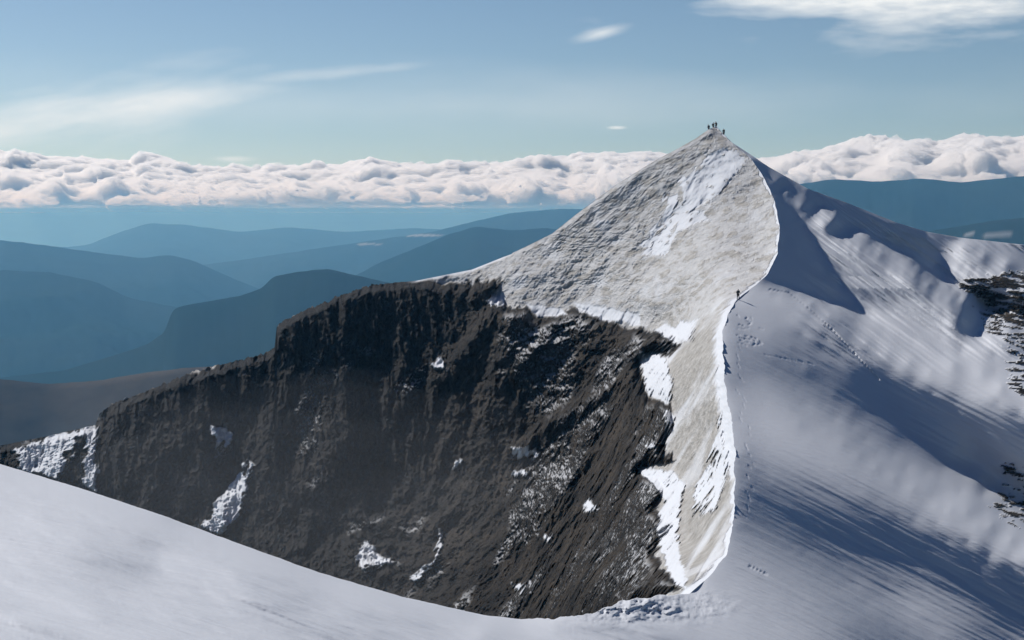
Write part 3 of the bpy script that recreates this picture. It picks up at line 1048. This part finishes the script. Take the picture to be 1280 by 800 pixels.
def person(loc, face, label, lean=0.0, stride=.12, arm=(.12, .12), jacket=M_BLACK, trousers=M_BLACK, pack=M_GREYF, hands_up=0.0, group=None, bend=.06):
    """standing walker 1.76 m tall, facing +y before turning by `face`"""
    root = bpy.data.objects.new('person', None)
    root.empty_display_size = .2
    COL.objects.link(root)
    root.location = loc
    root.rotation_euler = (0, 0, face)
    tag(root, label, 'person', group)
    hip, chest_y = .93, lean
    J = {'pelvis': (0, 0, hip), 'waist': (0, lean * .35, 1.10), 'chest': (0, lean * .8, 1.32), 'neck': (0, lean * 1.05, 1.49),
         'head': (0, lean * 1.15 + .015, 1.60), 'crown': (0, lean * 1.15, 1.72), 'nose': (0, lean * 1.15 + .115, 1.605)}
    names, V_, E_, Rr = [], [], [], []

    def add(n_, p_, r_, par=None):
        names.append(n_)
        V_.append(p_)
        Rr.append(r_)
        if par is not None:
            E_.append((names.index(par), len(V_) - 1))
    add('pelvis', J['pelvis'], .145)
    add('waist', J['waist'], .125, 'pelvis')
    add('chest', J['chest'], (.17, .13), 'waist')
    add('neck', J['neck'], .058, 'chest')
    add('head', J['head'], (.082, .10), 'neck')
    add('crown', J['crown'], .06, 'head')
    add('nose', J['nose'], .016, 'head')
    limbs = {}
    for sd, nm in ((-1, 'l'), (1, 'r')):
        st = stride * sd
        knee = (sd * .105, st * .5 + bend + lean * .1, .49)
        ank = (sd * .11, st, .09)
        add('hip' + nm, (sd * .10, 0, .87), .098, 'pelvis')
        add('knee' + nm, knee, .062, 'hip' + nm)
        add('ank' + nm, ank, .042, 'knee' + nm)
        add('toe' + nm, (sd * .125, st + .17, .045), .036, 'ank' + nm)
        sh = (sd * .19, lean * .92, 1.42)
        a_ = arm[0 if sd < 0 else 1]
        el_ = (sd * .27, lean * .8 - .02 + a_ * .4, 1.15)
        wr = (sd * .25, lean * .7 + .06 + a_, .93 + a_ * .55 + hands_up)
        add('sh' + nm, sh, .062, 'chest')
        add('el' + nm, el_, .046, 'sh' + nm)
        add('wr' + nm, wr, .030, 'el' + nm)
        pm = tuple(wr[i_] + (wr[i_] - el_[i_]) * .26 for i_ in range(3))
        add('pm' + nm, pm, (.026, .036), 'wr' + nm)
        u_ = np.array(wr) - np.array(el_)
        u_ /= np.linalg.norm(u_)
        for k_, ln in enumerate((.070, .080, .075, .058)):
            o0 = np.array(pm) + u_ * .035 + np.array([0, (k_ - 1.5) * .021, 0])
            o1 = o0 + u_ * ln * .5 + np.array([-sd * .006, 0, 0])
            o2 = o1 + u_ * ln * .45 + np.array([-sd * .022, 0, 0])
            add(f'f{nm}{k_}a', tuple(o0), .010, 'pm' + nm)
            add(f'f{nm}{k_}b', tuple(o1), .009, f'f{nm}{k_}a')
            add(f'f{nm}{k_}c', tuple(o2), .008, f'f{nm}{k_}b')
        th = np.array(wr) + u_ * .03 + np.array([-sd * .01, .035, 0])
        add('t' + nm + 'a', tuple(th), .012, 'wr' + nm)
        add('t' + nm + 'b', tuple(th + u_ * .04 + np.array([-sd * .01, .015, 0])), .010, 't' + nm + 'a')
        limbs[nm] = (sh, el_, wr, knee, ank)
    skinned('body', V_, E_, Rr, 0, M_SKIN, root)
    jv = [(0, lean * .1, .84), J['waist'], (0, lean * .8, 1.32), (0, lean * 1.02, 1.47)]
    jr = [(.175, .15), (.155, .14), (.20, .16), .075]
    je = [(0, 1), (1, 2), (2, 3)]
    for nm in 'lr':
        sh, el_, wr, _, _ = limbs[nm]
        i_ = len(jv)
        jv += [sh, el_, wr]
        jr += [.08, .065, .048]
        je += [(2, i_), (i_, i_ + 1), (i_ + 1, i_ + 2)]
    skinned('jacket', jv, je, jr, 0, jacket, root)
    tv, trd, te = [(0, 0, .93)], [(.155, .145)], []
    for sd, nm in ((-1, 'l'), (1, 'r')):
        _, _, _, knee, ank = limbs[nm]
        i_ = len(tv)
        tv += [(sd * .10, 0, .86), knee, (ank[0], ank[1], .14)]
        trd += [.112, .082, .068]
        te += [(0, i_), (i_, i_ + 1), (i_ + 1, i_ + 2)]
    skinned('trousers', tv, te, trd, 0, trousers, root)
    for sd, nm in ((-1, 'l'), (1, 'r')):
        ank = limbs[nm][4]
        skinned('boot', [(ank[0], ank[1] - .03, .20), (ank[0], ank[1] - .03, .07), (ank[0], ank[1] + .08, .055), (ank[0], ank[1] + .20, .05)],
                [(0, 1), (1, 2), (2, 3)], [.058, .06, .055, .042], 1, M_BOOT, root)
    skinned('hat', [(0, lean * 1.15 - .005, 1.665), (0, lean * 1.15 - .012, 1.755)], [(0, 1)], [(.098, .108), .055], 0, jacket, root)
    if pack:
        b0 = lean * .6 - .24
        skinned('backpack', [(0, b0 + .02, 1.00), (0, b0 + lean * .2, 1.20), (0, b0 + lean * .4 + .02, 1.44), (0, b0 + lean * .45 + .04, 1.54)],
                [(0, 1), (1, 2), (2, 3)], [(.15, .11), (.165, .12), (.14, .10), (.07, .05)], 1, pack, root)
    return root


def ground_near(P, px, py):
    qx = 640 + F * np.tan(0) + 0 * P[..., 0]
    rx_, rz_ = ray(px, py)
    e_ = (P[..., 0] / P[..., 1] - rx_) ** 2 + (P[..., 2] / P[..., 1] - rz_) ** 2
    return P.reshape(-1, 3)[int(np.argmin(e_))]


gp = ground_near(PR, 922.5, 374.5)
person(tuple(gp + np.array([0, 0, -.06])), R(-25), 'lone walker in black clothes standing on the snow crest below the summit', lean=.05, stride=.14, bend=.05)
SUMMIT = 'people standing on the summit'
top_specs = [((886.3, 161.0), R(60), 'lowest and leftmost of three walkers huddled on the mountain summit', .10, .10, .0, M_NAVY),
             ((891.6, 158.6), R(-70), 'middle one of three walkers huddled on the mountain summit', .04, .06, .1, M_BLACK),
             ((896.2, 158.2), R(120), 'rightmost of three walkers huddled on the mountain summit, arms raised forward', .08, .08, .35, M_BLACK),
             ((905.2, 169.2), R(15), 'walker standing apart just right of the summit group at the head of the ridge', .08, .16, .05, M_BLACK)]
for (px_, py_), fc, lb, ln_, sr, hu, jk in top_specs:
    gp = ground_near(np.concatenate([PL[:40].reshape(-1, 3), PR[:40].reshape(-1, 3)])[None], px_, py_)
    dz = -.62 if px_ < 900 else -.3
    person(tuple(gp + np.array([0, .5, dz])), fc, lb, lean=ln_, stride=sr, hands_up=hu, jacket=jk, group=SUMMIT)

# ------------------------------------------------------------------ thin mist drifting in the hollow under the cliff
t = NT('mist_air')
v = t.n('ShaderNodeVolumeScatter')
v.inputs['Color'].default_value = (1, 1, 1, 1)
v.inputs['Density'].default_value = .0017
t.t.links.new(v.outputs[0], t.out.inputs['Volume'])
import bmesh
bm = bmesh.new()
for (px_, py_, d_, rx_, ry_, rz_) in [(370, 655, 270, 66, 24, 25)]:
    c_ = unproj(px_, py_, d_)
    r_ = bmesh.ops.create_icosphere(bm, subdivisions=5, radius=1)
    vv = np.array([q_.co[:] for q_ in r_['verts']])
    nn_ = fbm(vv * 1.6 + px_, 5, seed=131)
    vv = vv * (1 + .6 * nn_[:, None]) * np.array([rx_, ry_, rz_]) + c_
    for q_, p_ in zip(r_['verts'], vv):
        q_.co = p_
me = bpy.data.meshes.new('mist')
bm.to_mesh(me)
bm.free()
me.materials.append(t.m)
mist = bpy.data.objects.new('mist', me)
COL.objects.link(mist)
tag(mist, 'thin grey mist drifting in front of the dark cliff', 'mist', kind='stuff')
